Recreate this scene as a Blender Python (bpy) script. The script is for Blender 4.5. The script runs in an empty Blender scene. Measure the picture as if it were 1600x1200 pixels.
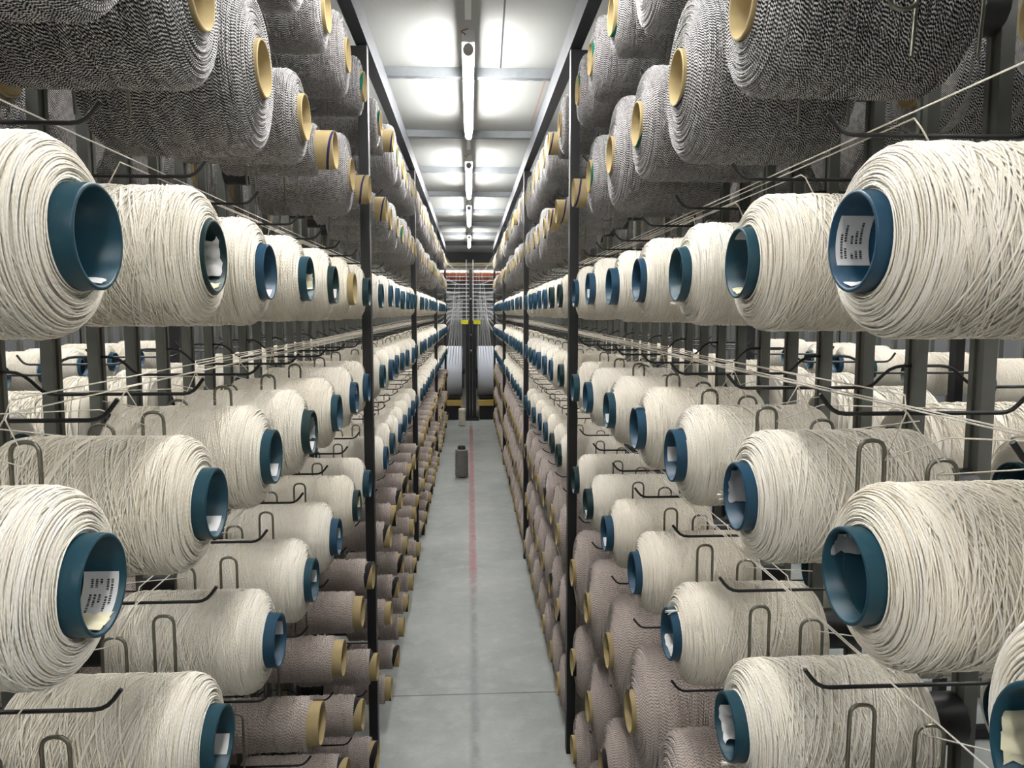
import bpy, math, random
import numpy as np
from mathutils import Vector

PI = math.pi
C = bpy.context.scene.collection
rng = random.Random(11)
EYE = 1.75                      # camera height over the floor

# ------------------------------------------------------------------ materials
def srgb(r, g, b):
    f = lambda c: (c / 12.92 if c <= .04045 else ((c + .055) / 1.055) ** 2.4)
    return (f(r / 255), f(g / 255), f(b / 255), 1)

class NT:
    def __init__(s, name):
        s.m = bpy.data.materials.new(name); s.m.use_nodes = True
        s.t = s.m.node_tree; s.b = s.t.nodes['Principled BSDF']
    def n(s, kind, **kw):
        nd = s.t.nodes.new(kind)
        for k, v in kw.items(): setattr(nd, k, v)
        return nd
    def l(s, a, b): s.t.links.new(a, b)
    def put(s, sock, v):
        if hasattr(v, 'is_output') or hasattr(v, 'links'): s.l(v, sock)
        else: sock.default_value = v
    def math(s, op, a, b=0.0, c=0.0):
        nd = s.n('ShaderNodeMath', operation=op)
        for i, v in enumerate((a, b, c)): s.put(nd.inputs[i], v)
        return nd.outputs[0]
    def mix(s, f, a, b):
        nd = s.n('ShaderNodeMix', data_type='RGBA')
        s.put(nd.inputs[0], f); s.put(nd.inputs[6], a); s.put(nd.inputs[7], b)
        return nd.outputs[2]
    def noise(s, scale, vec=None, detail=3, rough=.55):
        nd = s.n('ShaderNodeTexNoise'); nd.inputs['Scale'].default_value = scale
        nd.inputs['Detail'].default_value = detail; nd.inputs['Roughness'].default_value = rough
        if vec is not None: s.l(vec, nd.inputs['Vector'])
        return nd.outputs['Fac']
    def ramp(s, f, a, b):
        nd = s.n('ShaderNodeMapRange'); s.put(nd.inputs[0], f)
        nd.inputs[1].default_value = a; nd.inputs[2].default_value = b
        return nd.outputs[0]
    def obj(s):
        return s.n('ShaderNodeTexCoord').outputs['Object']
    def bump(s, h, strength, dist):
        nd = s.n('ShaderNodeBump'); nd.inputs['Strength'].default_value = strength
        nd.inputs['Distance'].default_value = dist; s.l(h, nd.inputs['Height'])
        s.l(nd.outputs[0], s.b.inputs['Normal'])
    def fin(s, col=None, rough=None, metal=None, spec=None, sheen=None):
        if col is not None: s.put(s.b.inputs['Base Color'], col)
        if rough is not None: s.put(s.b.inputs['Roughness'], rough)
        if metal is not None: s.put(s.b.inputs['Metallic'], metal)
        if spec is not None: s.b.inputs['Specular IOR Level'].default_value = spec
        if sheen is not None: s.b.inputs['Sheen Weight'].default_value = sheen
        return s.m

def yarn_mat(name, c1, c2, freq, mode, bias=0.0):
    k = NT(name)
    uv = k.n('ShaderNodeUVMap', uv_map='UVMap').outputs[0]
    sp = k.n('ShaderNodeSeparateXYZ'); k.l(uv, sp.inputs[0])
    ph = k.math('ADD', k.math('MULTIPLY', sp.outputs[0], freq), k.math('MULTIPLY', sp.outputs[1], 1.0))
    sn = k.math('SINE', k.math('MULTIPLY', ph, 2 * PI))
    oi = k.n('ShaderNodeObjectInfo').outputs['Random']
    if mode == 'plain':
        cx = k.n('ShaderNodeCombineXYZ'); k.l(k.math('MULTIPLY', sp.outputs[0], 5.0), cx.inputs[0])
        strand = k.ramp(k.noise(1.0, cx.outputs[0], 2), .35, .65)
        f = k.math('ADD', k.math('MULTIPLY', strand, .75), k.math('MULTIPLY', oi, .25))
        col = k.mix(f, c1, c2)
    else:
        j = k.math('MULTIPLY', k.math('SUBTRACT', k.noise(110, k.obj(), 1), .5), 1.5)
        f = k.ramp(k.math('ADD', sn, j), bias - .25, bias + .25)
        col = k.mix(f, c1, c2)
    k.bump(k.math('ABSOLUTE', k.math('SINE', k.math('MULTIPLY', ph, PI))), .55, .0008)
    return k.fin(col, .8, spec=.25, sheen=.12)

M = {}
M['cream'] = yarn_mat('cream_yarn', srgb(247, 244, 237), srgb(233, 223, 203), 150, 'plain')
M['speckled'] = yarn_mat('speckled_yarn', srgb(20, 19, 22), srgb(226, 223, 222), 190, 'two', .28)
M['taupe'] = yarn_mat('taupe_yarn', srgb(138, 125, 119), srgb(208, 197, 190), 140, 'two')
M['greyyarn'] = yarn_mat('grey_yarn', srgb(112, 110, 110), srgb(150, 147, 146), 110, 'two')

def plastic(name, c):
    k = NT(name)
    f = k.ramp(k.noise(45, k.obj(), 5), .58, .75)
    col = k.mix(k.math('MULTIPLY', f, .22), c, srgb(90, 115, 122))
    return k.fin(col, .42, spec=.4)
M['tube_teal'] = plastic('teal_plastic', srgb(23, 63, 77))
M['tube_blue'] = plastic('blue_plastic', srgb(24, 64, 88))
M['tube_green'] = plastic('dark_green_plastic', srgb(18, 48, 50))

def kraft(name, stripe=None, width=.25, pitch=.075):
    k = NT(name)
    o = k.obj()
    c = k.mix(k.noise(60, o, 4), srgb(172, 155, 116), srgb(150, 132, 92))
    if stripe:
        sp = k.n('ShaderNodeSeparateXYZ'); k.l(o, sp.inputs[0])
        ang = k.math('DIVIDE', k.math('ARCTAN2', sp.outputs[2], sp.outputs[1]), 2 * PI)
        h = k.math('FRACT', k.math('ADD', k.math('ADD', ang, 2.0), k.math('DIVIDE', sp.outputs[0], pitch)))
        r2 = k.math('ADD', k.math('MULTIPLY', sp.outputs[1], sp.outputs[1]), k.math('MULTIPLY', sp.outputs[2], sp.outputs[2]))
        outer = k.math('GREATER_THAN', r2, .0466 ** 2)
        c = k.mix(k.math('MULTIPLY', k.math('LESS_THAN', h, width), outer), c, stripe)
    return k.fin(c, .78, spec=.25)
M['kraft'] = kraft('kraft_card')
M['kraft_green'] = kraft('kraft_card_green_band', srgb(24, 100, 80), .2)
M['kraft_black'] = kraft('kraft_card_black_band', srgb(28, 26, 32), .3)
M['kraft_navy'] = kraft('kraft_card_navy_band', srgb(42, 42, 84), .13, .05)

k = NT('white_paper')
M['paper'] = k.fin(k.mix(k.noise(60, k.obj(), 3), srgb(214, 214, 214), srgb(236, 236, 236)), .7)
k = NT('yellowed_paper')
M['paper_y'] = k.fin(k.mix(k.noise(60, k.obj(), 3), srgb(226, 218, 180), srgb(240, 234, 208)), .75)
k = NT('grey_paper')
M['paper_g'] = k.fin(k.mix(k.noise(60, k.obj(), 3), srgb(158, 158, 160), srgb(186, 186, 188)), .75)
k = NT('black_print'); M['ink'] = k.fin(srgb(52, 52, 58), .6)

def metal(name, c, c2, rough, met, sc=30):
    k = NT(name)
    f = k.noise(sc, k.obj(), 4)
    k.fin(k.mix(f, c, c2), None, met)
    k.l(k.math('ADD', k.math('MULTIPLY', f, .2), rough), k.b.inputs['Roughness'])
    return k.m
M['black_steel'] = metal('black_painted_steel', srgb(13, 14, 16), srgb(22, 23, 26), .35, 0.0, 12)
M['beam_steel'] = metal('grey_painted_steel', srgb(40, 43, 50), srgb(66, 70, 77), .45, 0.0, 8)
M['channel_steel'] = metal('galvanised_channel', srgb(92, 94, 90), srgb(122, 124, 118), .4, .3, 22)
M['arm_steel'] = metal('dark_wire', srgb(44, 44, 46), srgb(66, 66, 66), .35, .7, 40)
M['wire_steel'] = metal('bare_wire', srgb(112, 110, 98), srgb(150, 148, 136), .22, .9, 60)
M['zinc'] = metal('zinc_strut', srgb(118, 122, 126), srgb(150, 154, 158), .4, .4, 20)
M['white_metal'] = metal('white_enamel', srgb(226, 228, 228), srgb(236, 238, 238), .4, 0.0, 5)
M['white_rod'] = metal('white_rod_paint', srgb(196, 200, 204), srgb(220, 223, 226), .4, 0.2, 5)
M['yellow'] = metal('yellow_paint', srgb(214, 208, 40), srgb(226, 220, 60), .45, 0.0, 5)
M['roll'] = NT('wound_pale_sheet').fin(srgb(222, 227, 238), .7)
k = NT('varnished_timber')
M['timber'] = k.fin(k.mix(k.noise(6, k.obj(), 4), srgb(168, 140, 72), srgb(196, 168, 96)), .5)
k = NT('warp_sheet'); M['sheet'] = k.fin(srgb(206, 208, 210), .75)
k = NT('end_cap_plastic'); M['cap'] = k.fin(srgb(168, 164, 158), .5)
k = NT('copper_wire'); M['copper'] = k.fin(srgb(150, 90, 60), .4)

def emis(name, c, st):
    k = NT(name); k.fin((.8, .8, .8, 1), .5)
    k.b.inputs['Emission Color'].default_value = c; k.b.inputs['Emission Strength'].default_value = st
    return k.m
M['lamp'] = emis('fluorescent_glow', (1, .985, .965, 1), 62)
M['warm_lamp'] = emis('warm_lamp_glow', (1, .82, .5, 1), 6)

# floor: smooth grey concrete with a worn red line and a dark wheel track
k = NT('sealed_concrete')
o = k.obj()
sp = k.n('ShaderNodeSeparateXYZ'); k.l(o, sp.inputs[0]); X, Y = sp.outputs[0], sp.outputs[1]
n1 = k.noise(1.6, o, 6, .6); n2 = k.noise(9, o, 5, .65); n3 = k.noise(45, o, 4, .6)
c = k.mix(k.ramp(n1, .3, .7), srgb(134, 139, 137), srgb(168, 172, 169))
c = k.mix(k.math('MULTIPLY', k.ramp(n2, .48, .7), .38), c, srgb(192, 195, 189))
c = k.mix(k.math('MULTIPLY', k.ramp(n3, .55, .75), .18), c, srgb(104, 108, 108))
dx = k.math('ABSOLUTE', k.math('SUBTRACT', X, k.math('ADD', .014, k.math('MULTIPLY', k.math('SUBTRACT', n2, .5), .03))))
track = k.math('MULTIPLY', k.math('SUBTRACT', 1.0, k.ramp(dx, .006, .03)), k.ramp(n2, .3, .6))
c = k.mix(k.math('MULTIPLY', track, .5), c, srgb(62, 64, 66))
line = k.math('MULTIPLY', k.math('LESS_THAN', dx, .027), k.math('MULTIPLY', k.ramp(Y, 4.5, 5.2), k.math('LESS_THAN', Y, 11.9)))
line = k.math('MULTIPLY', line, k.ramp(k.noise(22, o, 5, .7), .38, .6))
c = k.mix(k.math('MULTIPLY', line, .8), c, srgb(172, 76, 80))
cross = k.math('MULTIPLY', k.math('LESS_THAN', k.math('ABSOLUTE', k.math('SUBTRACT', Y, 9.75)), .03), k.ramp(n3, .4, .65))
c = k.mix(k.math('MULTIPLY', cross, .5), c, srgb(172, 76, 80))
jt = k.math('ABSOLUTE', k.math('SUBTRACT', k.math('FRACT', k.math('DIVIDE', k.math('ADD', Y, .6), 8.0)), .5))
c = k.mix(k.math('MULTIPLY', k.math('LESS_THAN', jt, .0006), .8), c, srgb(70, 72, 72))
k.bump(n3, .12, .002)
rr = k.math('ADD', k.math('MULTIPLY', n2, .3), .28)
M['floor'] = k.fin(c, rr)

k = NT('ceiling_panel')
o = k.obj(); sp = k.n('ShaderNodeSeparateXYZ'); k.l(o, sp.inputs[0]); X, Y = sp.outputs[0], sp.outputs[1]
c = k.mix(k.noise(1.2, o, 4), srgb(150, 152, 149), srgb(166, 168, 165))
seam = k.math('LESS_THAN', k.math('ABSOLUTE', k.math('SUBTRACT', X, k.math('ADD', .136, k.math('MULTIPLY', k.math('SUBTRACT', Y, 3.0), .02)))), .0035)
seam = k.math('MULTIPLY', seam, k.math('LESS_THAN', Y, 3.7))
c = k.mix(seam, c, srgb(40, 40, 42))
rust = k.math('LESS_THAN', k.math('ABSOLUTE', k.math('SUBTRACT', k.math('FRACT', k.math('MULTIPLY', X, 28)), .5)), .1)
box = k.math('MULTIPLY', k.math('MULTIPLY', k.math('GREATER_THAN', X, .36), k.math('LESS_THAN', X, .44)),
             k.math('MULTIPLY', k.math('GREATER_THAN', Y, 3.75), k.math('LESS_THAN', Y, 4.75)))
c = k.mix(k.math('MULTIPLY', k.math('MULTIPLY', rust, box), .6), c, srgb(170, 96, 72))
M['ceiling'] = k.fin(c, .5)
k = NT('wall_paint'); M['wall'] = k.fin(k.mix(k.noise(2, k.obj(), 4), srgb(120, 122, 124), srgb(146, 148, 150)), .8)
k = NT('brick_band')
bt = k.n('ShaderNodeTexBrick'); k.l(k.obj(), bt.inputs['Vector']); bt.inputs['Scale'].default_value = 6
bt.inputs['Color1'].default_value = srgb(150, 84, 60); bt.inputs['Color2'].default_value = srgb(128, 66, 48); bt.inputs['Mortar'].default_value = srgb(150, 130, 116)
M['brick'] = k.fin(bt.outputs[0], .85)

# ------------------------------------------------------------------ mesh tools
class MB:
    def __init__(s): s.v, s.f, s.u, s.n = [], [], [], 0
    def add(s, v, f, uv=None):
        v = np.asarray(v, float); f = np.asarray(f, int)
        s.v.append(v); s.f.append(f + s.n); s.n += len(v)
        s.u.append(np.zeros((f.size, 2)) if uv is None else np.asarray(uv).reshape(-1, 2))
        return s
    def box(s, x0, x1, y0, y1, z0, z1):
        v = [(x, y, z) for x in (x0, x1) for y in (y0, y1) for z in (z0, z1)]
        return s.add(v, [(0, 1, 3, 2), (4, 6, 7, 5), (0, 4, 5, 1), (2, 3, 7, 6), (0, 2, 6, 4), (1, 5, 7, 3)])
    def sweep(s, P, r, k=6, N=None, caps=True):
        P = np.asarray(P, float); n = len(P)
        T = np.gradient(P, axis=0); T /= np.linalg.norm(T, axis=1)[:, None] + 1e-12
        if N is None:
            N = np.zeros_like(P); a = np.array([0, 0, 1.]) if abs(T[0][2]) < .9 else np.array([1., 0, 0])
            for i in range(n):
                a = a - T[i] * (a @ T[i]); a = a / (np.linalg.norm(a) + 1e-12); N[i] = a
        else:
            N = N - T * (N * T).sum(1)[:, None]; N /= np.linalg.norm(N, axis=1)[:, None] + 1e-12
        B = np.cross(T, N)
        ang = np.arange(k) / k * 2 * PI
        rr = np.broadcast_to(np.asarray(r, float), (n,))
        V = P[:, None, :] + rr[:, None, None] * (np.cos(ang)[None, :, None] * N[:, None, :] + np.sin(ang)[None, :, None] * B[:, None, :])
        L = np.concatenate([[0], np.cumsum(np.linalg.norm(np.diff(P, axis=0), axis=1))])
        i = np.arange(n - 1)[:, None]; j = np.arange(k)[None, :]; j2 = (j + 1) % k
        F = np.stack([i * k + j, i * k + j2, (i + 1) * k + j2, (i + 1) * k + j], -1).reshape(-1, 4)
        jj = np.broadcast_to(j, (n - 1, k))
        u0 = np.broadcast_to(L[:-1, None], (n - 1, k)); u1 = np.broadcast_to(L[1:, None], (n - 1, k))
        UV = np.stack([np.stack([u0, jj / k], -1), np.stack([u0, (jj + 1) / k], -1), np.stack([u1, (jj + 1) / k], -1), np.stack([u1, jj / k], -1)], 2)
        s.add(V.reshape(-1, 3), F, UV.reshape(-1, 2))
        if caps:                                    # close the ends with a small pyramid of quads
            for e, q in ((0, -1), (n - 1, 1)):
                c = P[e] + T[e] * q * rr[e] * .4
                base = V[e]
                vv = np.vstack([base, c[None]])
                ff = [(a, (a + 1) % k, k, k) for a in range(k)]
                s.tri(vv, [(a, b, c_) if q > 0 else (b, a, c_) for a, b, c_, _ in ff])
        return s
    def tri(s, v, f):
        v = np.asarray(v, float); f = np.asarray(f, int)
        f4 = np.concatenate([f, -np.ones((len(f), 1), int) - s.n], 1)     # -1 marks a triangle
        s.v.append(v); s.f.append(f4 + s.n); s.n += len(v); s.u.append(np.zeros((f4.size, 2)))
        return s
    def lathe(s, prof, seg=48, vscale=None, rx=None):     # profile of (x, r) turned round the x axis
        prof = np.asarray(prof, float); n = len(prof)
        a = np.arange(seg) / seg * 2 * PI
        V = np.stack([np.repeat(prof[:, :1], seg, 1), prof[:, 1:] * np.cos(a), prof[:, 1:] * np.sin(a)], -1)
        i = np.arange(n - 1)[:, None]; j = np.arange(seg)[None, :]; j2 = (j + 1) % seg
        F = np.stack([i * seg + j, (i + 1) * seg + j, (i + 1) * seg + j2, i * seg + j2], -1).reshape(-1, 4)
        L = np.concatenate([[0], np.cumsum(np.linalg.norm(np.diff(prof, axis=0), axis=1))])
        R = prof[:, 1].max()
        b = np.broadcast_to(L[:-1, None], (n - 1, seg)) / .0028; t = np.broadcast_to(L[1:, None], (n - 1, seg)) / .0028
        u0 = np.broadcast_to(j / seg * 2 * PI * R, (n - 1, seg)); u1 = np.broadcast_to((j + 1) / seg * 2 * PI * R, (n - 1, seg))
        UV = np.stack([np.stack([u0, b], -1), np.stack([u0, t], -1), np.stack([u1, t], -1), np.stack([u1, b], -1)], 2)
        return s.add(V.reshape(-1, 3), F, UV.reshape(-1, 2))
    def mesh(s, name, mat, smooth=True):
        v = np.concatenate(s.v); f = np.concatenate(s.f); uv = np.concatenate(s.u)
        me = bpy.data.meshes.new(name)
        tri = f[:, 3] < 0
        cnt = np.where(tri, 3, 4)
        mask = np.ones_like(f, bool); mask[tri, 3] = False
        flat = f[mask]; uvm = uv[mask.reshape(-1)]
        me.vertices.add(len(v)); me.vertices.foreach_set('co', v.astype(np.float32).ravel())
        me.loops.add(len(flat)); me.loops.foreach_set('vertex_index', flat.astype(np.int32))
        me.polygons.add(len(f))
        me.polygons.foreach_set('loop_start', np.concatenate([[0], np.cumsum(cnt)[:-1]]).astype(np.int32))
        me.polygons.foreach_set('loop_total', cnt.astype(np.int32))
        me.polygons.foreach_set('use_smooth', np.full(len(f), smooth))
        ul = me.uv_layers.new(name='UVMap'); ul.data.foreach_set('uv', uvm.astype(np.float32).ravel())
        me.materials.append(mat); me.update(calc_edges=True); me.validate()
        return me

def obj(name, me, parent=None, loc=(0, 0, 0), rot=(0, 0, 0)):
    o = bpy.data.objects.new(name, me); C.objects.link(o)
    o.location = loc; o.rotation_euler = rot
    if parent is not None: o.parent = parent
    return o
def tag(o, label=None, cat=None, group=None, kind=None):
    for a, b in (('label', label), ('category', cat), ('group', group), ('kind', kind)):
        if b: o[a] = b
    return o
def thing(name, label, cat, loc=(0, 0, 0), rot=(0, 0, 0), group=None):
    return tag(obj(name, None, None, loc, rot), label, cat, group)
def rounded(pts, r, n=5):
    """polyline with its corners rounded"""
    P = [np.array(p, float) for p in pts]; out = [P[0]]
    for i in range(1, len(P) - 1):
        a, b, c = P[i - 1], P[i], P[i + 1]
        d1, d2 = a - b, c - b; l1, l2 = np.linalg.norm(d1), np.linalg.norm(d2)
        q = min(r, l1 * .49, l2 * .49); s, e = b + d1 / l1 * q, b + d2 / l2 * q
        for t in np.linspace(0, 1, n):
            out.append((1 - t) ** 2 * s + 2 * t * (1 - t) * b + t * t * e)
    out.append(P[-1]); return np.array(out)

# ------------------------------------------------------------------ wound yarn (axis = local x, tube rim at x = 0)
def yarn(name, mat, R, rt, x0, x1, sh, sr, seed, heavy, alpha=22, cover=1.75, hmax=.0028, ax=.9, reach=.05):
    g = np.random.default_rng(seed)
    Rc = R - hmax
    # profile front face -> shoulder -> body -> shoulder -> back face
    fr = max(Rc - sh, rt + .002); xs = x0 + .16 * (fr - rt)
    q = np.linspace(0, PI / 2, 14)
    pf = [(x0, rt)] + [(xs + sh * ax * (1 - np.cos(t)), fr + (Rc - fr) * np.sin(t)) for t in q]
    xe = x1 - .16 * (fr - rt)
    pb = [(xe - sh * (1 - np.cos(t)), fr + (Rc - fr) * np.sin(t)) for t in q[::-1]] + [(x1, rt)]
    prof = np.array(pf + pb)
    L = np.concatenate([[0], np.cumsum(np.linalg.norm(np.diff(prof, axis=0), axis=1))])
    St = L[-1]; sA = L[1]; sB = L[14]; sC = L[15]; sD = L[-2]
    tg = np.gradient(prof, axis=0)
    nx_, nr_ = -tg[:, 1], tg[:, 0]; ln = np.hypot(nx_, nr_); nx_, nr_ = nx_ / ln, nr_ / ln
    def at(s, phi, h):
        x = np.interp(s, L, prof[:, 0]); r = np.interp(s, L, prof[:, 1])
        an = np.interp(s, L, nx_); ar = np.interp(s, L, nr_); m = np.hypot(an, ar); an, ar = an / m, ar / m
        x = x + an * h; r = r + ar * h
        P = np.stack([x, r * np.cos(phi), r * np.sin(phi)], 1)
        N = np.stack([an, ar * np.cos(phi), ar * np.sin(phi)], 1)
        return P, N
    mb = MB()
    ci = prof.copy(); ci[:, 0] -= nx_ * (sr * .7 + .001); ci[:, 1] -= nr_ * (sr * .7 + .001)
    ci = np.vstack([[(ci[0, 0], rt - .004)], ci, [(ci[-1, 0], rt - .004)]])
    mb.lathe(ci, 56 if heavy else 28)
    seg = 34 if heavy else 18; kk = 5 if heavy else 4
    # cross-wound passes, one continuous strand
    al = math.radians(alpha); adv = math.tan(al) * Rc
    passlen = (x1 - x0) / math.sin(al)
    npass = int(cover * 2 * PI * Rc * (x1 - x0) / (passlen * 2 * sr))
    if not heavy: npass = int(npass * .45)
    npass += npass % 2
    S, PH, H = [], [], []
    phi = 0.0; cur = sA + .4 * (sB - sA)
    for i in range(npass):
        fwd = i % 2 == 0
        depth = g.random() ** 1.3
        dd = -.45 * (sB - sA) + (.45 * (sB - sA) + reach) * depth
        tgt = (sB + dd) if not fwd else (sC - dd)
        a_here = adv * g.uniform(.97, 1.04)
        tot = abs(tgt - cur) / a_here
        f = 1.1 / tot                                 # about a radian of turning at each end
        f = min(max(f, .06), .35)
        m = max(int((tot / (1 - f)) / (2 * PI) * seg), 6)
        t = np.linspace(0, 1, m, endpoint=False)
        vel = np.clip(np.minimum(t / f, (1 - t) / f), 0, 1)
        e = np.cumsum(vel); e = (e - e[0]) / (e[-1] - e[0])
        S.append(cur + (tgt - cur) * e)
        dphi = tot / (1 - f)
        PH.append(phi + dphi * t); phi += dphi
        H.append(np.full(m, hmax * (i / npass)) + .0004 * np.sin(7 * t + i))
        cur = tgt
    S, PH, H = map(np.concatenate, (S, PH, H))
    P, N = at(S, PH, H)
    mb.sweep(P, sr, kk, N, caps=False)
    # turns on the faces: slightly wandering rings
    for layer, (lo, hi, back) in enumerate(((.001, sC, 0), (.003, sB + .030, 0), (.003, sB + .012, 0), (.003, sB, 1))):
        if back and not heavy: continue
        if layer == 0 and not heavy: continue
        turns = max((hi - lo) / (2 * sr * (1.0 if layer == 0 else 1.35)), 3) * (1 if heavy else .8)
        m = int(turns * ((28 if layer == 0 else 42) if heavy else 20))
        t = np.linspace(0, 1, m); ph = 2 * PI * turns * t + seed + layer
        am = (0, .0024, .0036, .003)[layer]
        s = lo + (hi - lo) * t + am * np.sin(ph * .61 + 1) * np.sin(ph * .131) + am * .6 * np.sin(ph * 1.37 + layer)
        s = np.clip(s, .0005, None)
        if back: s = St - s
        h = (-.0010, .0006, .0016, .0010)[layer] + (.0003 if layer == 0 else .0007) * np.sin(ph * .43) + .0004 * np.sin(ph * 1.7)
        if layer in (1, 2): h = h - np.clip((s - sB) / .03, 0, 1) * .0016
        P, N = at(s, ph if layer % 2 == 0 else -ph, h)
        mb.sweep(P, sr * (1 if heavy else 1.15), 3 if layer == 0 else kk, N, caps=False)
    return mb.mesh(name, mat)

RT = .048
LEN = .287
Y_ = {}
def spec(kind, R, sh, seeds, sr, **kw):
    mat = M[kind]; x0 = kw.pop('x0', .03); rt = kw.pop('rt', RT)
    hv = [yarn('%s_wound_yarn' % kind, mat, R, rt, x0, .282, sh, sr, sd, True, **kw) for sd in seeds]
    kw['cover'] = kw.get('cover', 2.0) * 1.6
    lt = [yarn('%s_wound_yarn_fine' % kind, mat, R, rt, x0, .282, sh, sr * 1.2, seeds[0] + 50, False, **kw)]
    return hv, lt, R
Y_['cream'] = [spec('cream', .0925, .034, (1, 2, 3), .00092, x0=.019, alpha=17, cover=1.05)]
Y_['speckled'] = [spec('speckled', .145, .030, (4,), .00110, alpha=10, cover=1.5, x0=.008), spec('speckled', .12, .028, (5,), .00110, alpha=10, cover=1.5, x0=.008),
                  spec('speckled', .097, .024, (6,), .00110, alpha=9, cover=1.5, x0=.012), spec('speckled', .066, .012, (7,), .00105, alpha=9, cover=1.5, x0=.045)]
Y_['taupe'] = [spec('taupe', .15, .036, (8,), .00125, alpha=10, cover=1.5, x0=.014), spec('taupe', .128, .034, (9,), .00125, alpha=10, cover=1.5, x0=.014),
               spec('taupe', .060, .006, (10,), .00115, alpha=12, cover=1.6, x0=.028)]

def tube_mesh(name, mat, ro=RT, wall=.0042, ln=LEN, seg=48):
    b = .0012
    p = [(b, ro), (ln - b, ro), (ln, ro - b), (ln, ro - wall + b), (ln - b, ro - wall), (b, ro - wall), (0, ro - wall + b), (0, ro - b), (b, ro)]
    return MB().lathe(p, seg).mesh(name, mat)
TUBE = {n: tube_mesh(n + '_tube', M[n]) for n in ('tube_teal', 'tube_blue', 'tube_green', 'kraft', 'kraft_green', 'kraft_black', 'kraft_navy')}

def patch(xa, xb, pa, pb, crumple=0, seed=0, r=.0432):
    g = np.random.default_rng(seed); nu, nv = 9, 13
    u = np.linspace(0, 1, nu); v = np.linspace(0, 1, nv)
    U, Vv = np.meshgrid(u, v, indexing='ij')
    ph = pa + (pb - pa) * Vv; x = xa + (xb - xa) * U
    rad = np.full_like(ph, r)
    if crumple:
        rad -= crumple * np.abs(np.sin(5 * U + seed) * np.cos(4 * Vv * 2 + seed * 2)) + crumple * .5 * g.random(U.shape)
        x = x + crumple * .8 * (g.random(U.shape) - .5); ph = ph + .12 * (g.random(U.shape) - .5)
    P = np.stack([x, rad * np.cos(ph), rad * np.sin(ph)], -1)
    def q(P, off):
        return off + np.array([(i * nv + j, (i + 1) * nv + j, (i + 1) * nv + j + 1, i * nv + j + 1) for i in range(nu - 1) for j in range(nv - 1)])
    P2 = np.stack([x, (rad - .0003) * np.cos(ph), (rad - .0003) * np.sin(ph)], -1)
    mb = MB(); mb.add(np.vstack([P.reshape(-1, 3), P2.reshape(-1, 3)]), np.vstack([q(P, 0), q(P2, nu * nv)[:, ::-1]]))
    return mb
LAB = {
    'printed': patch(.006, .040, -.62, .58).mesh('printed_label', M['paper']),
    'white': patch(.006, .034, -.3, .35).mesh('white_label', M['paper']),
    'crumple': patch(.006, .046, -.75, .6, .008, 3).mesh('crumpled_paper', M['paper']),
    'grey': patch(.005, .048, -.6, .75, .004, 5).mesh('grey_paper_sheet', M['paper_g']),
    'yellow': patch(.004, .05, -.45, .4, .002, 7).mesh('yellowed_paper_sheet', M['paper_y']),
    'foam': patch(.004, .05, -.6, .55, .002, 9).mesh('white_paper_sheet', M['paper']),
}
pm = MB(); gg = random.Random(4)
for row, (px, segs) in enumerate(((.0105, ((-.45, .15),)), (.0145, ((-.45, -.2), (-.05, .35))), (.021, ((-.45, -.33), (-.1, .1))), (.0255, ((-.45, -.25), (-.1, .2))), (.030, ((-.45, -.25), (-.1, .4))))):
    for a, b in segs:
        t = a
        while t < b:
            w = gg.uniform(.02, .05)
            r = .0426
            pts = [(x, r * math.cos(p), r * math.sin(p)) for x in (px, px + .0024) for p in (t, min(t + w, b))]
            pm.add(pts, [(0, 2, 3, 1)]); t += w + gg.uniform(.01, .02)
PRINT = pm.mesh('label_print', M['ink'], False)
tm = MB()
for sd in range(5):
    g = random.Random(sd)
    tm.sweep(rounded([(.035, .0500, .0), (.02, .0505, .004), (.008, .051 + g.uniform(0, .004), .006 + g.uniform(-.004, .004)), (-.004 - g.uniform(0, .006), .050 + g.uniform(-.002, .008), .008 + g.uniform(-.008, .008))], .01), .0009, 5)
TUFT = tm.mesh('yarn_tail', M['cream'])

# ------------------------------------------------------------------ rows and places
ROWS = {'G1': (.752, 'speckled', 'top speckled row'), 'G2': (.412, 'speckled', 'second speckled row'),
        'A': (.071, 'cream', 'upper cream row'), 'B': (-.258, 'cream', 'middle cream row'), 'C': (-.595, 'cream', 'lowest cream row'),
        'D': (-.93, 'taupe', 'top taupe row'), 'E': (-1.265, 'taupe', 'middle taupe row'), 'F': (-1.595, 'taupe', 'bottom taupe row')}
ORD = 'first second third fourth fifth sixth seventh eighth ninth tenth eleventh twelfth'.split()
P0, PT = .722, .325
SLOTS = [(i, P0 + PT * i, 0, 6 - i) for i in range(-1, 7)]                       # index, y, bay, number beside the upright
SLOTS += [(7 + j, 3.162 + PT * j, 1, j) for j in range(7)]
SLOTS += [(14 + j, 5.602 + PT * j, 2, j) for j in range(10)]
SLOTS += [(24 + j, 9.017 + PT * j, 3, j) for j in range(10)]
POSTS = [2.917, 5.357, 8.772, 12.18]
TIP = {'L': .345, 'R': .366}
TIPS = {('R', 'A'): (.363, .366, .369, .369, .366, .360, .361), ('R', 'B'): (.369, .372, .366, .368, .363, .355, .359), ('R', 'C'): (.367, .367, .366, .368, .360, .358, .364),
        ('L', 'A'): (.333, .334, .346, .343, .344, .343, .341), ('L', 'B'): (.344, .344, .345, .344, .341, .343, .348), ('L', 'C'): (.346, .346, .347, .348, .348, .342, .350)}
SIDE = {'L': 'left-side rack', 'R': 'right-side rack'}

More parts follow.
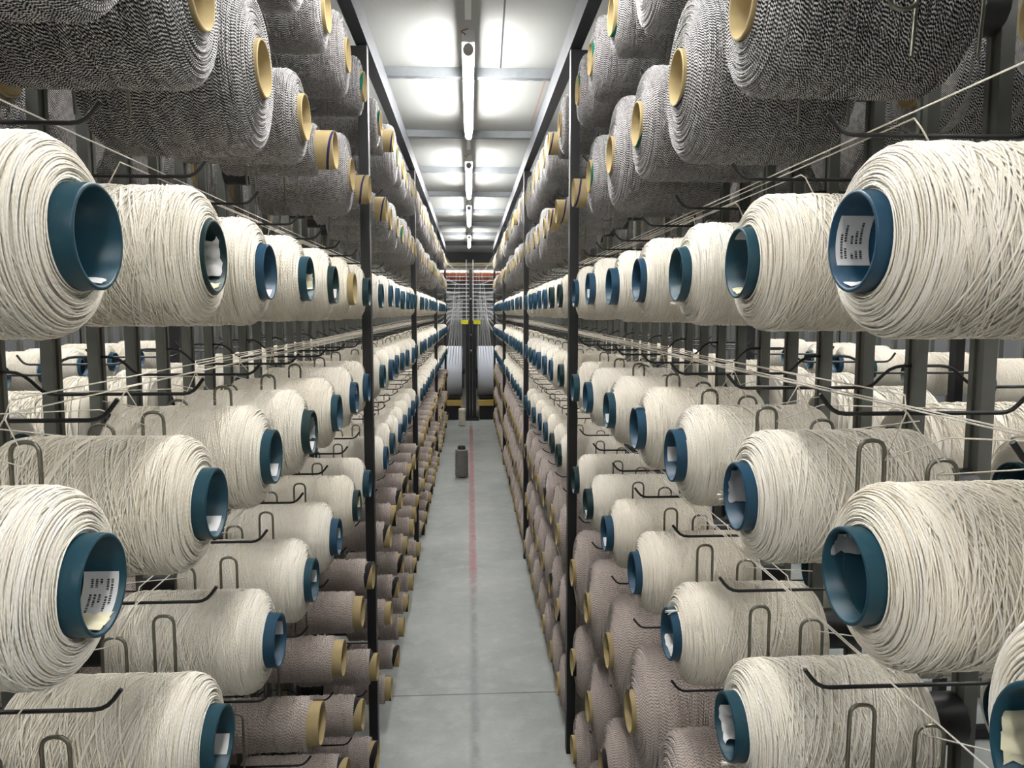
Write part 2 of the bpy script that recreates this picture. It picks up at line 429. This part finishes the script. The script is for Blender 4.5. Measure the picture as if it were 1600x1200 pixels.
# what the photo shows of the nearest spools: yarn radius by row and index
RAD = {('L', 'G2'): {0: .145, 1: .12, 2: .145, 3: .097, 4: .066, 5: .12, 6: .066},
       ('L', 'G1'): {3: .12, 4: .097, 5: .12, 6: .097},
       ('R', 'G2'): {0: .097, 1: .12, 2: .145, 3: .12, 4: .145, 5: .12, 6: .066},
       ('R', 'G1'): {2: .12, 3: .145, 4: .097, 5: .12, 6: .12}}
# papers in the tubes: kind, world angle (0 = far wall, -90 = bottom)
PAP = {('R', 'A', 0): [('printed', 8), ('foam', -95)], ('R', 'A', 1): [('yellow', -75), ('white', 70)], ('R', 'A', 2): [('yellow', -100)],
       ('R', 'A', 5): [('white', -20)], ('R', 'B', 0): [('grey', 50)], ('R', 'B', 1): [('grey', 10)], ('R', 'B', 2): [('white', -8)],
       ('R', 'B', -1): [('yellow', 0)], ('R', 'B', 4): [('white', -40)],
       ('R', 'C', 1): [('crumple', -20)], ('R', 'C', 2): [('crumple', -60)], ('R', 'C', 4): [('white', -50)], ('R', 'C', 5): [('white', -60)],
       ('L', 'A', 0): [('foam', -95)], ('L', 'A', 1): [('crumple', 0), ('yellow', -80)], ('L', 'A', 2): [('white', -60)], ('L', 'A', 3): [('yellow', -10)],
       ('L', 'A', 4): [('white', -30)], ('L', 'B', 0): [('printed', -38), ('yellow', -85)], ('L', 'B', 1): [('white', -55)], ('L', 'B', 2): [('white', -45)],
       ('L', 'B', 3): [('grey', 15), ('white', -55)], ('L', 'C', 1): [('white', -35)], ('L', 'C', 2): [('white', 10)], ('L', 'C', 3): [('white', -5)],
       ('L', 'C', 4): [('white', 0)], ('L', 'C', 5): [('yellow', 0)], ('L', 'B', 5): [('white', 30)]}
PNAME = {'printed': 'printed white sticker', 'white': 'white slip', 'crumple': 'crumpled white paper', 'grey': 'grey paper', 'yellow': 'yellowed paper', 'foam': 'white paper'}
TUFTS = {('R', 'B', 1): -20, ('R', 'B', 3): 100, ('R', 'B', 4): -10, ('R', 'C', 1): -110, ('R', 'B', 5): -60, ('R', 'A', 2): -95, ('R', 'C', 2): 100}
TUBES = {('L', 'A', 0): 'tube_teal', ('L', 'B', 0): 'tube_teal', ('L', 'B', 1): 'tube_teal', ('L', 'B', 2): 'tube_teal', ('R', 'A', 1): 'tube_teal', ('R', 'A', 2): 'tube_teal', ('R', 'C', 1): 'tube_teal', ('R', 'B', 1): 'tube_blue', ('L', 'A', 2): 'tube_blue', ('L', 'C', 1): 'tube_teal', ('L', 'C', 2): 'tube_blue',
         ('R', 'A', 3): 'tube_blue', ('R', 'A', 4): 'tube_blue', ('R', 'B', 2): 'tube_blue', ('R', 'C', 2): 'tube_blue', ('R', 'C', 3): 'tube_blue', ('R', 'C', 4): 'tube_blue', ('R', 'B', 3): 'tube_blue',
         ('L', 'A', 5): 'kraft', ('L', 'A', 6): 'tube_green', ('L', 'B', 3): 'tube_green', ('L', 'A', 1): 'tube_green', ('R', 'A', 7): 'tube_green', ('R', 'A', 8): 'tube_green',
         ('R', 'C', 6): 'tube_green', ('R', 'A', 0): 'tube_blue', ('R', 'B', 0): 'tube_teal', ('R', 'B', 6): 'tube_teal'}

def where(bay, n):
    if bay == 0: return '%s before the first upright' % ORD[n]
    return '%s past the %s upright' % (ORD[n], ORD[bay - 1])

def spool(side, row, idx, y, bay, n, back=False, x_tip=None, z=None, zone=None):
    zr, kind, rname = ROWS[row]
    s = -1 if side == 'L' else 1
    R = RAD.get((side, row), {}).get(idx) if not back else None
    specs = Y_[kind]
    if kind == 'cream': hv, lt, R0 = specs[0]; R = R0 * (rng.uniform(.99, 1.015) if idx < 7 else rng.uniform(.965, 1.03))
    elif kind == 'speckled':
        if R is None: R = rng.choice((.145, .12, .12, .097, .097, .066)) if idx < 24 else rng.choice((.12, .12, .097))
        hv, lt, R0 = min(specs, key=lambda q: abs(q[2] - R))
    else:
        if side == 'L' and not (back): R = rng.uniform(.057, .064)
        else: R = rng.choice((.15, .15, .128)) if row == 'D' or row == 'E' else rng.choice((.145, .128))
        hv, lt, R0 = min(specs, key=lambda q: abs(q[2] - R))
    heavy = idx <= (6 if kind == 'cream' else 5) and not back
    me = rng.choice(hv) if heavy else lt[0]
    jx = rng.uniform(-.006, .006) if idx > 0 else 0
    if x_tip is None and (side, row) in TIPS and 0 <= idx < 7: xt = TIPS[side, row][idx]
    else: xt = (TIP[side] if x_tip is None else x_tip) + jx
    if kind == 'taupe' and side == 'L' and not back: xt -= .006
    if R < .07 and kind == 'speckled': xt -= .012
    zz = EYE + zr + rng.uniform(-.004, .004)
    rx = rng.uniform(-PI, PI)
    flip = (side == 'L') != back
    if kind == 'cream': tb = TUBES.get((side, row, idx)) or rng.choice(('tube_teal', 'tube_teal', 'tube_blue', 'tube_blue', 'tube_green') if idx < 9 else ('tube_blue', 'tube_blue', 'tube_teal'))
    elif kind == 'speckled': tb = rng.choice(('kraft_green', 'kraft', 'kraft_green', 'kraft_navy')) if R > .07 else 'kraft_navy'
    else: tb = rng.choice(('kraft_black', 'kraft_black', 'kraft')) if side == 'L' else rng.choice(('kraft_black', 'kraft_navy', 'kraft'))
    if back: tb = 'tube_teal' if kind == 'cream' else 'kraft'
    # description
    pk = (side, row, idx)
    if kind == 'cream':
        look = 'cream yarn spool'
        papers = PAP.get(pk) if not back else None
        if papers: look += ' with ' + PNAME[papers[0][0]] + ' inside'
        elif tb == 'kraft': look += ' on cardboard tube'
        elif tb == 'tube_green': look += ' on green tube'
        else: look += ' on blue tube'
    elif kind == 'speckled':
        look = ('big ' if R > .13 else 'small ' if R < .07 else '') + 'black-and-white yarn spool'
        papers = None
    else:
        look = ('nearly empty ' if R < .08 else 'full ') + 'taupe yarn spool'
        papers = None
    look = look.replace('yarn spool', 'spool')
    label = '%s, %s, %s' % (look, zone if zone else SIDE[side] + ' ' + rname, where(bay, n))
    if len(label.split()) > 16: label = label.replace(' the ', ' ')
    grp = {'G1': 'speckled spools of the top row', 'G2': 'speckled spools of the second row', 'A': 'cream spools of the upper row', 'B': 'cream spools of the middle row',
           'C': 'cream spools of the lowest cream row', 'D': 'taupe spools of the top taupe row', 'E': 'taupe spools of the middle taupe row', 'F': 'taupe spools of the bottom row'}[row]
    grp += (', ' + SIDE[side]) if not zone else ', behind the channels'
    t = thing(kind + '_yarn_spool', label, 'yarn spool', (s * xt, y, zz), (rx, 0, PI if flip else 0), grp)
    w = obj('wound_thread', me, t); f = R / R0; w.scale = (1, f, f)
    if kind == 'cream' and not back: w.location.x = -.011 if (side, row, idx) == ('L', 'A', 1) else rng.uniform(-.004, .004)
    obj('tube', TUBE[tb], t)
    for lk, deg in (papers or ()):
        a = math.radians(deg)
        if flip: a = PI - a
        p = obj('paper_label', LAB[lk], t, rot=(a - rx, 0, 0))
        if lk == 'printed':
            obj('print', PRINT, p)
    if pk in TUFTS and not back:
        obj('yarn_tail', TUFT, t, rot=(math.radians(TUFTS[pk] if not flip else 180 - TUFTS[pk]) - rx, 0, 0))
    return t

XO = {('L', 0, 'G2'): .322, ('L', 1, 'G2'): .336, ('R', -1, 'B'): .325, ('R', -1, 'A'): .338}
for side in 'LR':
    for row in ROWS:
        for idx, y, bay, n in SLOTS:
            if idx == -1 and not (side == 'R' and row in 'ABC'): continue
            if idx == 0 and row in ('D', 'E', 'F', 'G1'): continue
            spool(side, row, idx, y, bay, n, x_tip=XO.get((side, idx, row)))
CH_X = .715                       # front face of the channel uprights
for side in 'LR':                 # spools of the same rack facing the next aisle, seen between the channels
    for row in ('G1', 'G2', 'B', 'C', 'D', 'E', 'F'):
        for idx, y, bay, n in SLOTS:
            if bay > 1 or idx < 0 or (row in 'DEF' and idx > 9) or (row in 'EF' and idx < 3) or (row == 'C' and idx > 9): continue
            if row in ('D', 'E', 'F') and side == 'R': continue
            spool(side, row, idx, y, bay, n, back=True, x_tip=CH_X + .07 + LEN, zone='%s behind %s channels' % (ROWS[row][2], SIDE[side]))

# ------------------------------------------------------------------ racks
def rack(side, x_in, label, near=True, xc=CH_X, deep=.70, rows=tuple(ROWS)):
    s = -1 if side == 'L' else 1
    t = thing('creel_rack', label, 'rack', (s * x_in, POSTS[0], 0))
    ox, oy = s * x_in, POSTS[0]
    def P(name, mb, mat, smooth=False, kind=None):
        for a in mb.v: a[:, 0] = a[:, 0] * s - ox; a[:, 1] -= oy
        if s < 0:
            for i, f in enumerate(mb.f):
                q = f[:, 3] >= 0
                f[q] = f[q][:, ::-1]; f[~q, :3] = f[~q, :3][:, ::-1]
                mb.u[i] = mb.u[i].reshape(len(f), 4, 2)[:, ::-1].reshape(-1, 2) if q.all() else mb.u[i]
        o = obj(name, mb.mesh(name, M[mat], smooth), t)
        if kind: o['kind'] = kind
        return o
    zt = EYE + .965
    xi, xo = x_in, x_in + 2 * (xc + .02 - x_in)
    for y in POSTS:
        P('upright_post', MB().box(xi, xi + .034, y - .022, y + .022, 0, zt), 'black_steel')
        P('upright_post', MB().box(xo - .034, xo, y - .022, y + .022, 0, zt), 'black_steel')
        P('tie_beam', MB().box(xi + .034, xo - .034, y - .02, y + .02, zt - .055, zt - .005), 'black_steel')
        P('tie_beam', MB().box(xi + .034, xo - .034, y - .02, y + .02, .01, .05), 'black_steel')
    P('top_beam', MB().box(xi - .004, xi + .04, -1.2, POSTS[-1] + .05, zt, zt + .085), 'beam_steel')
    P('top_beam', MB().box(xo - .04, xo + .004, -1.2, POSTS[-1] + .05, zt, zt + .085), 'beam_steel')
    # C-shaped channels, two to a spool
    ys = []
    y = P0 - PT
    while y < POSTS[-1] - .1:
        ys.append(y); y += PT / 2
    for y in ys:
        mb = MB(); w = .0155
        z0, z1 = .05, zt - .02
        mb.box(xc, xc + .004, y - w, y - .005, z0, z1); mb.box(xc, xc + .004, y + .005, y + w, z0, z1)
        mb.box(xc + .004, xc + .02, y - w, y - w + .003, z0, z1); mb.box(xc + .004, xc + .02, y + w - .003, y + w, z0, z1)
        mb.box(xc + .017, xc + .02, y - w + .003, y + w - .003, z0, z1)
        mb.box(xc + .004, xc + .008, y - .008, y + .008, z0, z1)
        P('channel_post', mb, 'channel_steel')
    if not near: return t
    def zz(r): return EYE + ROWS[r][0]
    rest = {}
    cnt = {}
    def put(name, mb, mat, rank):
        cnt[name] = cnt.get(name, 0) + 1
        if rank and cnt[name] <= 96: P(name, mb, mat, True)
        else:
            r = rest.setdefault((name, mat), MB())
            for v, f, u in zip(mb.v, mb.f, mb.u):
                r.v.append(v); r.f.append(np.where(f < 0, -1, f + r.n)); r.u.append(u)
            r.n += mb.n
    sp = MB()
    g = random.Random(5 if side == 'L' else 6)
    for idx, y0, bay, n in SLOTS:
        y = y0 + PT / 2
        post_gap = n == (0 if bay == 0 else (6 if bay == 1 else 9))
        for r in rows:
            z = zz(r)
            # spindle that carries the tube, thickened to shut out light from behind
            sp.sweep([(xc - .002, y0, z), (x_in + .05, y0, z)], .037, 16)
            if post_gap and bay != 0 and bay != 3: pass
            za = z + .136 + g.uniform(-.003, .003)
            tip = x_in + .05 + g.uniform(-.008, .008)
            if abs(y - POSTS[0]) < .06 or y > 12.0: continue
            pts = [(tip - .012, y, za + .024), (tip + .006, y, za), (tip + .20, y, za), (xc - .065, y, za), (xc - .03, y, za + .035), (xc + .07, y, za + .035), (xc + .105, y, za), (xc + .33, y, za), (xc + .345, y, za + .022)]
            if r == 'G1': continue
            lod = idx < 7
            put('guide_arm', MB().sweep(rounded(pts, .02, 4 if lod else 2), .0027, 8 if lod else 5), 'arm_steel', idx < 14)
            if ROWS[r][1] == 'taupe' and idx > 4: continue
            hx = .49 + g.uniform(-.012, .012); ax = .576 + g.uniform(-.004, .004)
            if ROWS[r][1] == 'taupe' and side == 'R': continue
            if ROWS[r][1] == 'speckled':
                w = .017; zb = z - .075 + g.uniform(-.008, .008)
                pts = [(hx - w, y, z + .12), (hx - w, y, zb), (hx + w, y, zb), (hx + w, y, z + .12)]
                put('guide_loop', MB().sweep(rounded(pts, .016, 5 if lod else 3), .0027, 8 if lod else 5), 'wire_steel', idx < 10)
                for px in (hx + .025, hx + .105):
                    put('hanger_pin', MB().sweep([(px, y, z + .12), (px - .006, y + .012, z - .115)], .0027, 7), 'wire_steel', idx < 10)
            else:
                w = .016; zb = z + .107 + g.uniform(-.006, .010)
                lowz = z - .06
                pts = [(xc, y - .004, lowz), (hx - w, y, lowz), (hx - w, y, zb), (hx + w, y, zb), (hx + w, y, lowz + .008)]
                put('guide_loop', MB().sweep(rounded(pts, .015, 5 if lod else 3), .0027, 8 if lod else 5), 'wire_steel', idx < 12)
                w = .019; zb2 = z + .082 + g.uniform(-.006, .008)
                pts = [(xc, y + .012, z - .02), (ax - w, y + .012, z - .02), (ax - w, y + .012, zb2), (ax + w, y + .012, zb2), (ax + w, y + .012, z - .012)]
                put('guide_arch', MB().sweep(rounded(pts, .02, 6 if lod else 3), .0027, 8 if lod else 5), 'wire_steel', idx < 12)
    P('spool_spindle', sp, 'arm_steel', True, 'stuff')
    for (name, mat), mb in rest.items():
        P(name, mb, mat, True, 'stuff')
    return t
XI = {'L': .366, 'R': .376}
rack('L', XI['L'], 'long black creel rack with nearly empty taupe spools at its foot, left-side')
rack('R', XI['R'], 'long black creel rack with full taupe spools at its foot, right-side')

# ------------------------------------------------------------------ running strands
def strand(side, row, idx, y, bay, n, far_side=False):
    s = -1 if side == 'L' else 1
    z = EYE + ROWS[row][0]; ya = y + PT / 2
    g = random.Random(idx * 7 + ord(row) + (50 if side == 'L' else 0) + (500 if far_side else 0))
    za = z + .136; k = idx + 1 + (.5 if far_side else 0)
    hx = .505 + .009 * k; lift = .0085 + g.uniform(0, .02); drift = g.uniform(-.004, .035) if row != 'A' else g.uniform(-.004, .012)
    if far_side: pts = [(.80, y + .02, z + .116), (.56, ya - .022, z + .112), (.492, ya - .010, z + .084), (hx - .003, ya - .0095, za + .004), (hx, ya, za + lift)]
    else: pts = [(.655, y + .03, z + .101), (.577, ya + .022, z + .058), (.575, ya + .004, z + .066), (hx + .003, ya - .0095, za + .004), (hx, ya, za + lift)]
    end = POSTS[-1] + .15
    for t in np.linspace(.06, 1, 14):
        q = min(t * 2.5, 1)
        pts.append((hx + (hx - .53) * .4 * q, ya + (end - ya) * t, za + lift + drift * q))
    mb = MB().sweep([(s * a, b, c) for a, b, c in pts], .00105, 5, caps=False)
    o = obj('yarn_strand', mb.mesh('yarn_strand', M['cream'], True))
    tag(o, 'thin cream strand from %s spool, %s, %s' % (('far-side ' if far_side else '') + ROWS[row][2].replace(' row', '-row'), SIDE[side], where(bay, n)), 'yarn strand', 'strands along the %s' % SIDE[side])
for side in 'LR':
    for row in 'ABC':
        for idx, y, bay, n in SLOTS:
            if (idx < 0 and side == 'L') or idx > 9 or (row == 'C' and idx > 6): continue
            strand(side, row, idx, y, bay, n)
            if row == 'B' and idx < 7: strand(side, row, idx, y, bay, n, True)

# ------------------------------------------------------------------ room
CEIL = EYE + 1.13
def structure(name, mb, mat):
    return tag(obj(name, mb.mesh(name, M[mat], False)), kind='structure')
structure('floor', MB().box(-4.5, 4.5, -4, 18, -.1, 0), 'floor')
structure('ceiling', MB().box(-4.5, 4.5, -4, 18, CEIL, CEIL + .1), 'ceiling')
structure('wall_left', MB().box(-4.6, -4.5, -4, 18, 0, CEIL), 'wall')
structure('wall_right', MB().box(4.5, 4.6, -4, 18, 0, CEIL), 'wall')
structure('wall_front', MB().box(-4.5, 4.5, -4.1, -4, 0, CEIL), 'wall')
structure('wall_back', MB().box(-4.5, 4.5, 18, 18.1, 0, CEIL), 'wall')
structure('trim_1', MB().box(-4.5, 4.5, 17.94, 18, EYE + .70, EYE + .94), 'brick')

# struts under the ceiling: two perforated rails with bridges between
for i, y in enumerate((1.3, 2.5, 3.70, 4.93, 6.13, 7.35, 8.56, 9.78, 11.0)):
    t = thing('ceiling_strut', 'slotted zinc strut across the aisle ceiling, %s from the camera end' % ORD[i], 'strut', (0, y, CEIL - .03), group='slotted struts under the ceiling')
    for d in (-1, 1):
        mb = MB()
        for a, b in ((.004, .009), (.016, .022)): mb.box(-1.6, 1.6, min(d * a, d * b), max(d * a, d * b), -.012, -.009)
        mb.box(-1.6, 1.6, min(d * .022, d * .024), max(d * .022, d * .024), -.012, .03)
        for q in np.arange(-1.6, 1.6, .075): mb.box(q, q + .03, min(d * .009, d * .016), max(d * .009, d * .016), -.012, -.009)
        obj('rail', mb.mesh('rail', M['zinc'], False), t)
    obj('web', MB().box(-1.6, 1.6, -.022, .022, .02, .03).mesh('web', M['black_steel'], False), t)

# fluorescent battens
def batten(x, y0, label, grp):
    ln = 1.5
    t = thing('fluorescent_light', label, 'ceiling light', (x, y0, CEIL - .095), group=grp)
    obj('housing', MB().box(-.024, .024, 0, ln, .004, .05).mesh('housing', M['white_metal'], False), t)
    p = [(0, .0001), (0, .018), (ln - .06, .018), (ln - .06, .0001)]
    lamp = MB().lathe(p, 16)
    for a in lamp.v: a[:] = np.stack([a[:, 1], a[:, 0] + .03, a[:, 2] - .022], 1)
    obj('lamp_tube', lamp.mesh('lamp_tube', M['lamp'], True), t)
    for e in (0.0, ln - .032):
        cp = MB().lathe([(0, .0001), (0, .018), (.004, .021), (.028, .021), (.032, .018), (.032, .0001)], 16)
        for a in cp.v: a[:] = np.stack([a[:, 1], a[:, 0] + e, a[:, 2] - .02], 1)
        obj('end_cap', cp.mesh('end_cap', M['cap'], True), t)
    w = MB().sweep(rounded([(-.012, .01, .03), (-.012, -.012, .03), (-.03, -.015, .038), (.0, -.02, .046)], .01), .0025, 5)
    obj('supply_wire', w.mesh('supply_wire', M['copper'], True), t)
    return t
LIGHTS = (-1.65, .72, 3.07, 5.42, 7.6, 10.5)
for i, y in enumerate(LIGHTS):
    batten(0.0, y, 'glowing fluorescent batten over the aisle, %s from the camera end' % ORD[i], 'fluorescent lights over the aisle')
for sx, nm in ((-1, 'left-side'), (1, 'right-side')):
    for i, (bx, y) in enumerate(((1.48, -1.2), (1.48, .7), (1.48, 2.6), (1.48, 4.5), (1.48, 6.4), (1.48, 8.3), (1.15, 11.9))):  # last entry: lamp added out of sight to brighten the warp rolls
        batten(sx * bx, y, 'unseen glowing batten beyond the %s rack, %s from the camera end' % (nm, ORD[i]), 'fluorescent lights beyond the racks')
for i, (a, b) in enumerate(zip((-.15, 2.22, 4.57, 6.92, 9.1), (.7, 3.05, 5.4, 7.58, 10.48))):
    o = obj('conduit', MB().box(-.012, .012, a, b, CEIL - .016, CEIL).mesh('conduit', M['white_metal'], False))
    tag(o, 'pale cable conduit on the ceiling leading to the %s batten from the camera' % ORD[i + 1], 'conduit', 'conduits between the battens')

# ------------------------------------------------------------------ spools of the racks across the neighbouring aisles
for side in 'LR':
    for row in ('B',):
        for idx, y, bay, n in SLOTS:
            if idx < 2 or idx > 12: continue
            spool(side, row, idx, y, bay, n, back=False, x_tip=1.86, zone='rack across aisle beyond %s' % SIDE[side])
rack('L', 1.886, 'second dark creel rack glimpsed through the gaps, across the left-side aisle', near=False, xc=2.235)
rack('R', 1.896, 'second dark creel rack glimpsed through the gaps, across the right-side aisle', near=False, xc=2.245)

# ------------------------------------------------------------------ things on the floor
def standing(name, label, x, y, h, R, mat, ro=.03):
    t = thing(name, label, 'yarn bobbin', (x, y, 0))
    me = yarn('standing_wound_thread', M[mat], R, ro, .012, h - .03, .012, .0016, 31, False, alpha=10)
    obj('wound_thread', me, t, rot=(0, -PI / 2, 0))
    tu = MB().lathe([(.001, ro), (h - .001, ro), (h, ro - .001), (h, ro - .004), (.001, ro - .004), (.001, ro)], 28).mesh('tube', M['black_steel'] if mat == 'greyyarn' else M['kraft'])
    obj('tube', tu, t, rot=(0, -PI / 2, 0))
    return t
standing('yarn_bobbin', 'grey yarn bobbin standing alone on the aisle floor', -.092, 8.12, .335, .071, 'greyyarn', .042)
standing('yarn_bobbin', 'white yarn bobbin standing at the foot of the dark winding stand', -.125, 11.85, .31, .056, 'cream', .02)

# ------------------------------------------------------------------ winding machine at the end
ym = 12.62
t = thing('winding_stand', 'dark twin-post winding stand at the end of the aisle', 'machine', (.02, ym, 0))
for sx in (-.055, .055):
    obj('post', MB().box(sx - .026, sx + .026, -.06, .06, 0, EYE - .13).mesh('post', M['black_steel'], False), t)
    obj('upper_rod', MB().box(sx - .022, sx - .008, -.01, .01, EYE - .13, EYE + .86).mesh('upper_rod', M['white_rod'], False), t)
obj('mast', MB().box(-.022, .022, -.03, .03, .05, EYE + .70).mesh('mast', M['black_steel'], False), t)
obj('base_plate', MB().box(-.12, .12, -.2, .12, 0, .03).mesh('base_plate', M['black_steel'], False), t)
for sx in (-.1, .1):
    o = obj('clamp', MB().box(sx - .058, sx + .058, -.075, -.02, EYE - .18, EYE - .115).mesh('clamp', M['yellow'], False), t)
    o['label'] = 'yellow clamp'
for z in np.linspace(EYE - .10, EYE + .78, 15):
    b = MB()
    b.sweep([(-.42, .085, z), (.42, .085, z)], .006, 6)
    obj('comb_bar', b.mesh('comb_bar', M['white_rod'], True), t)
for z in (EYE - .36, EYE - .62, EYE + .22):
    obj('collar', MB().lathe([(-.012, .001), (-.012, .02), (.012, .02), (.012, .001)], 12).mesh('collar', M['zinc'], True), t, (0, -.07, z))

for sx, nm in ((-1, 'left-side'), (1, 'right-side')):
    r = thing('warp_roll', 'big pale wound roll beside the dark stand, %s of the post' % nm, 'roll', (sx * .75, 13.1, .76), group='warp rolls at the aisle end')
    b = MB().lathe([(-.62, .001), (-.62, .42), (-.60, .43), (.60, .43), (.62, .42), (.62, .001)], 64)
    obj('wound_sheet', b.mesh('wound_sheet', M['roll'], True), r)
    obj('axle', MB().sweep([(-.645, 0, 0), (.66, 0, 0)], .04, 16).mesh('axle', M['black_steel'], True), r)
    for e in (-.632, .632):
        obj('flange', MB().lathe([(e - .006, .05), (e - .006, .30), (e + .006, .30), (e + .006, .05)], 48).mesh('flange', M['black_steel'], True), r)
    o = obj('machine_rail', MB().box(min(sx * .13, sx * 1.5), max(sx * .13, sx * 1.5), 12.48, 12.55, .24, .33).mesh('machine_rail', M['timber'], False))
    tag(o, 'ochre timber rail below the pale roll, %s of the stand' % nm, 'rail', 'rails under the rolls')
    o = obj('machine_plinth', MB().box(min(sx * .16, sx * 1.5), max(sx * .16, sx * 1.5), 12.56, 13.6, 0, .30).mesh('machine_plinth', M['black_steel'], False))
    tag(o, 'black plinth under the ochre rail, %s of the stand' % nm, 'plinth', 'plinths under the rolls')
    # sheets of warp from the racks to the comb and down to the roll
    mb = MB()
    g = random.Random(3)
    for zr in (.9, .55, .28, .16, .0, -.12, -.2, -.3, -.45):
        for j in range(6):
            z0 = EYE + zr + j * .012; x0 = sx * (.52 - j * .02)
            zc = EYE + .62 - (.9 - zr) * .48 + j * .004
            xc_ = sx * (.10 + .02 * j + .06 * g.random())
            mb.sweep([(x0, 12.34, z0), (xc_, 12.55 + .015 * j, zc)], .0016, 3, caps=False)
            mb.sweep([(xc_, 12.55 + .015 * j, zc), (sx * (.14 + .05 * j), 12.655, .76 + .12)], .0014, 3, caps=False)
    o = obj('warp_sheet', mb.mesh('warp_sheet', M['sheet'], True))
    tag(o, 'fan of pale warp strands converging on the stand, %s half' % nm, 'warp strands', kind='stuff')

o = obj('roof_beam', MB().box(-4.4, 4.4, 12.35, 12.5, CEIL - .02 - .03, CEIL).mesh('roof_beam', M['black_steel'], False))
tag(o, 'dark roof beam crossing above the end of the aisle', 'beam')
o = obj('roof_beam', MB().box(-4.4, 4.4, 14.6, 14.8, CEIL - .18, CEIL).mesh('roof_beam', M['black_steel'], False))
tag(o, 'deeper dark beam crossing behind the farthest batten', 'beam')
t = thing('light_chain', 'row of small warm lamps along the brick band of the far wall', 'lamps', (0, 17.9, EYE + .955))
for x in np.arange(-1.9, 1.91, .16):
    if abs(x) < .1: continue
    obj('bulb', MB().box(-.05, .05, -.02, .02, -.018, .018).mesh('bulb', M['warm_lamp'], False), t, (x, 0, 0))
obj('carrier_strip', MB().box(-2, 2, .02, .035, -.02, .03).mesh('carrier_strip', M['white_metal'], False), t)

# ------------------------------------------------------------------ camera and view
cam = bpy.data.cameras.new('camera'); co = bpy.data.objects.new('camera', cam); C.objects.link(co)
cam.sensor_fit = 'HORIZONTAL'; cam.sensor_width = 36; cam.lens = 36 * 1200 / 1600; cam.clip_start = .02; cam.clip_end = 100
co.location = (0, 0, EYE)
co.rotation_euler = (PI / 2 - math.atan(111 / 1200), 0, -math.radians(3.15))
sc = bpy.context.scene; sc.camera = co
w = bpy.data.worlds.new('world'); sc.world = w; w.use_nodes = True
w.node_tree.nodes['Background'].inputs[0].default_value = (.5, .52, .55, 1); w.node_tree.nodes['Background'].inputs[1].default_value = .02
sc.view_settings.view_transform = 'Standard'; sc.view_settings.look = 'None'; sc.view_settings.gamma = 1; sc.view_settings.exposure = .95
sc.view_settings.use_curve_mapping = False
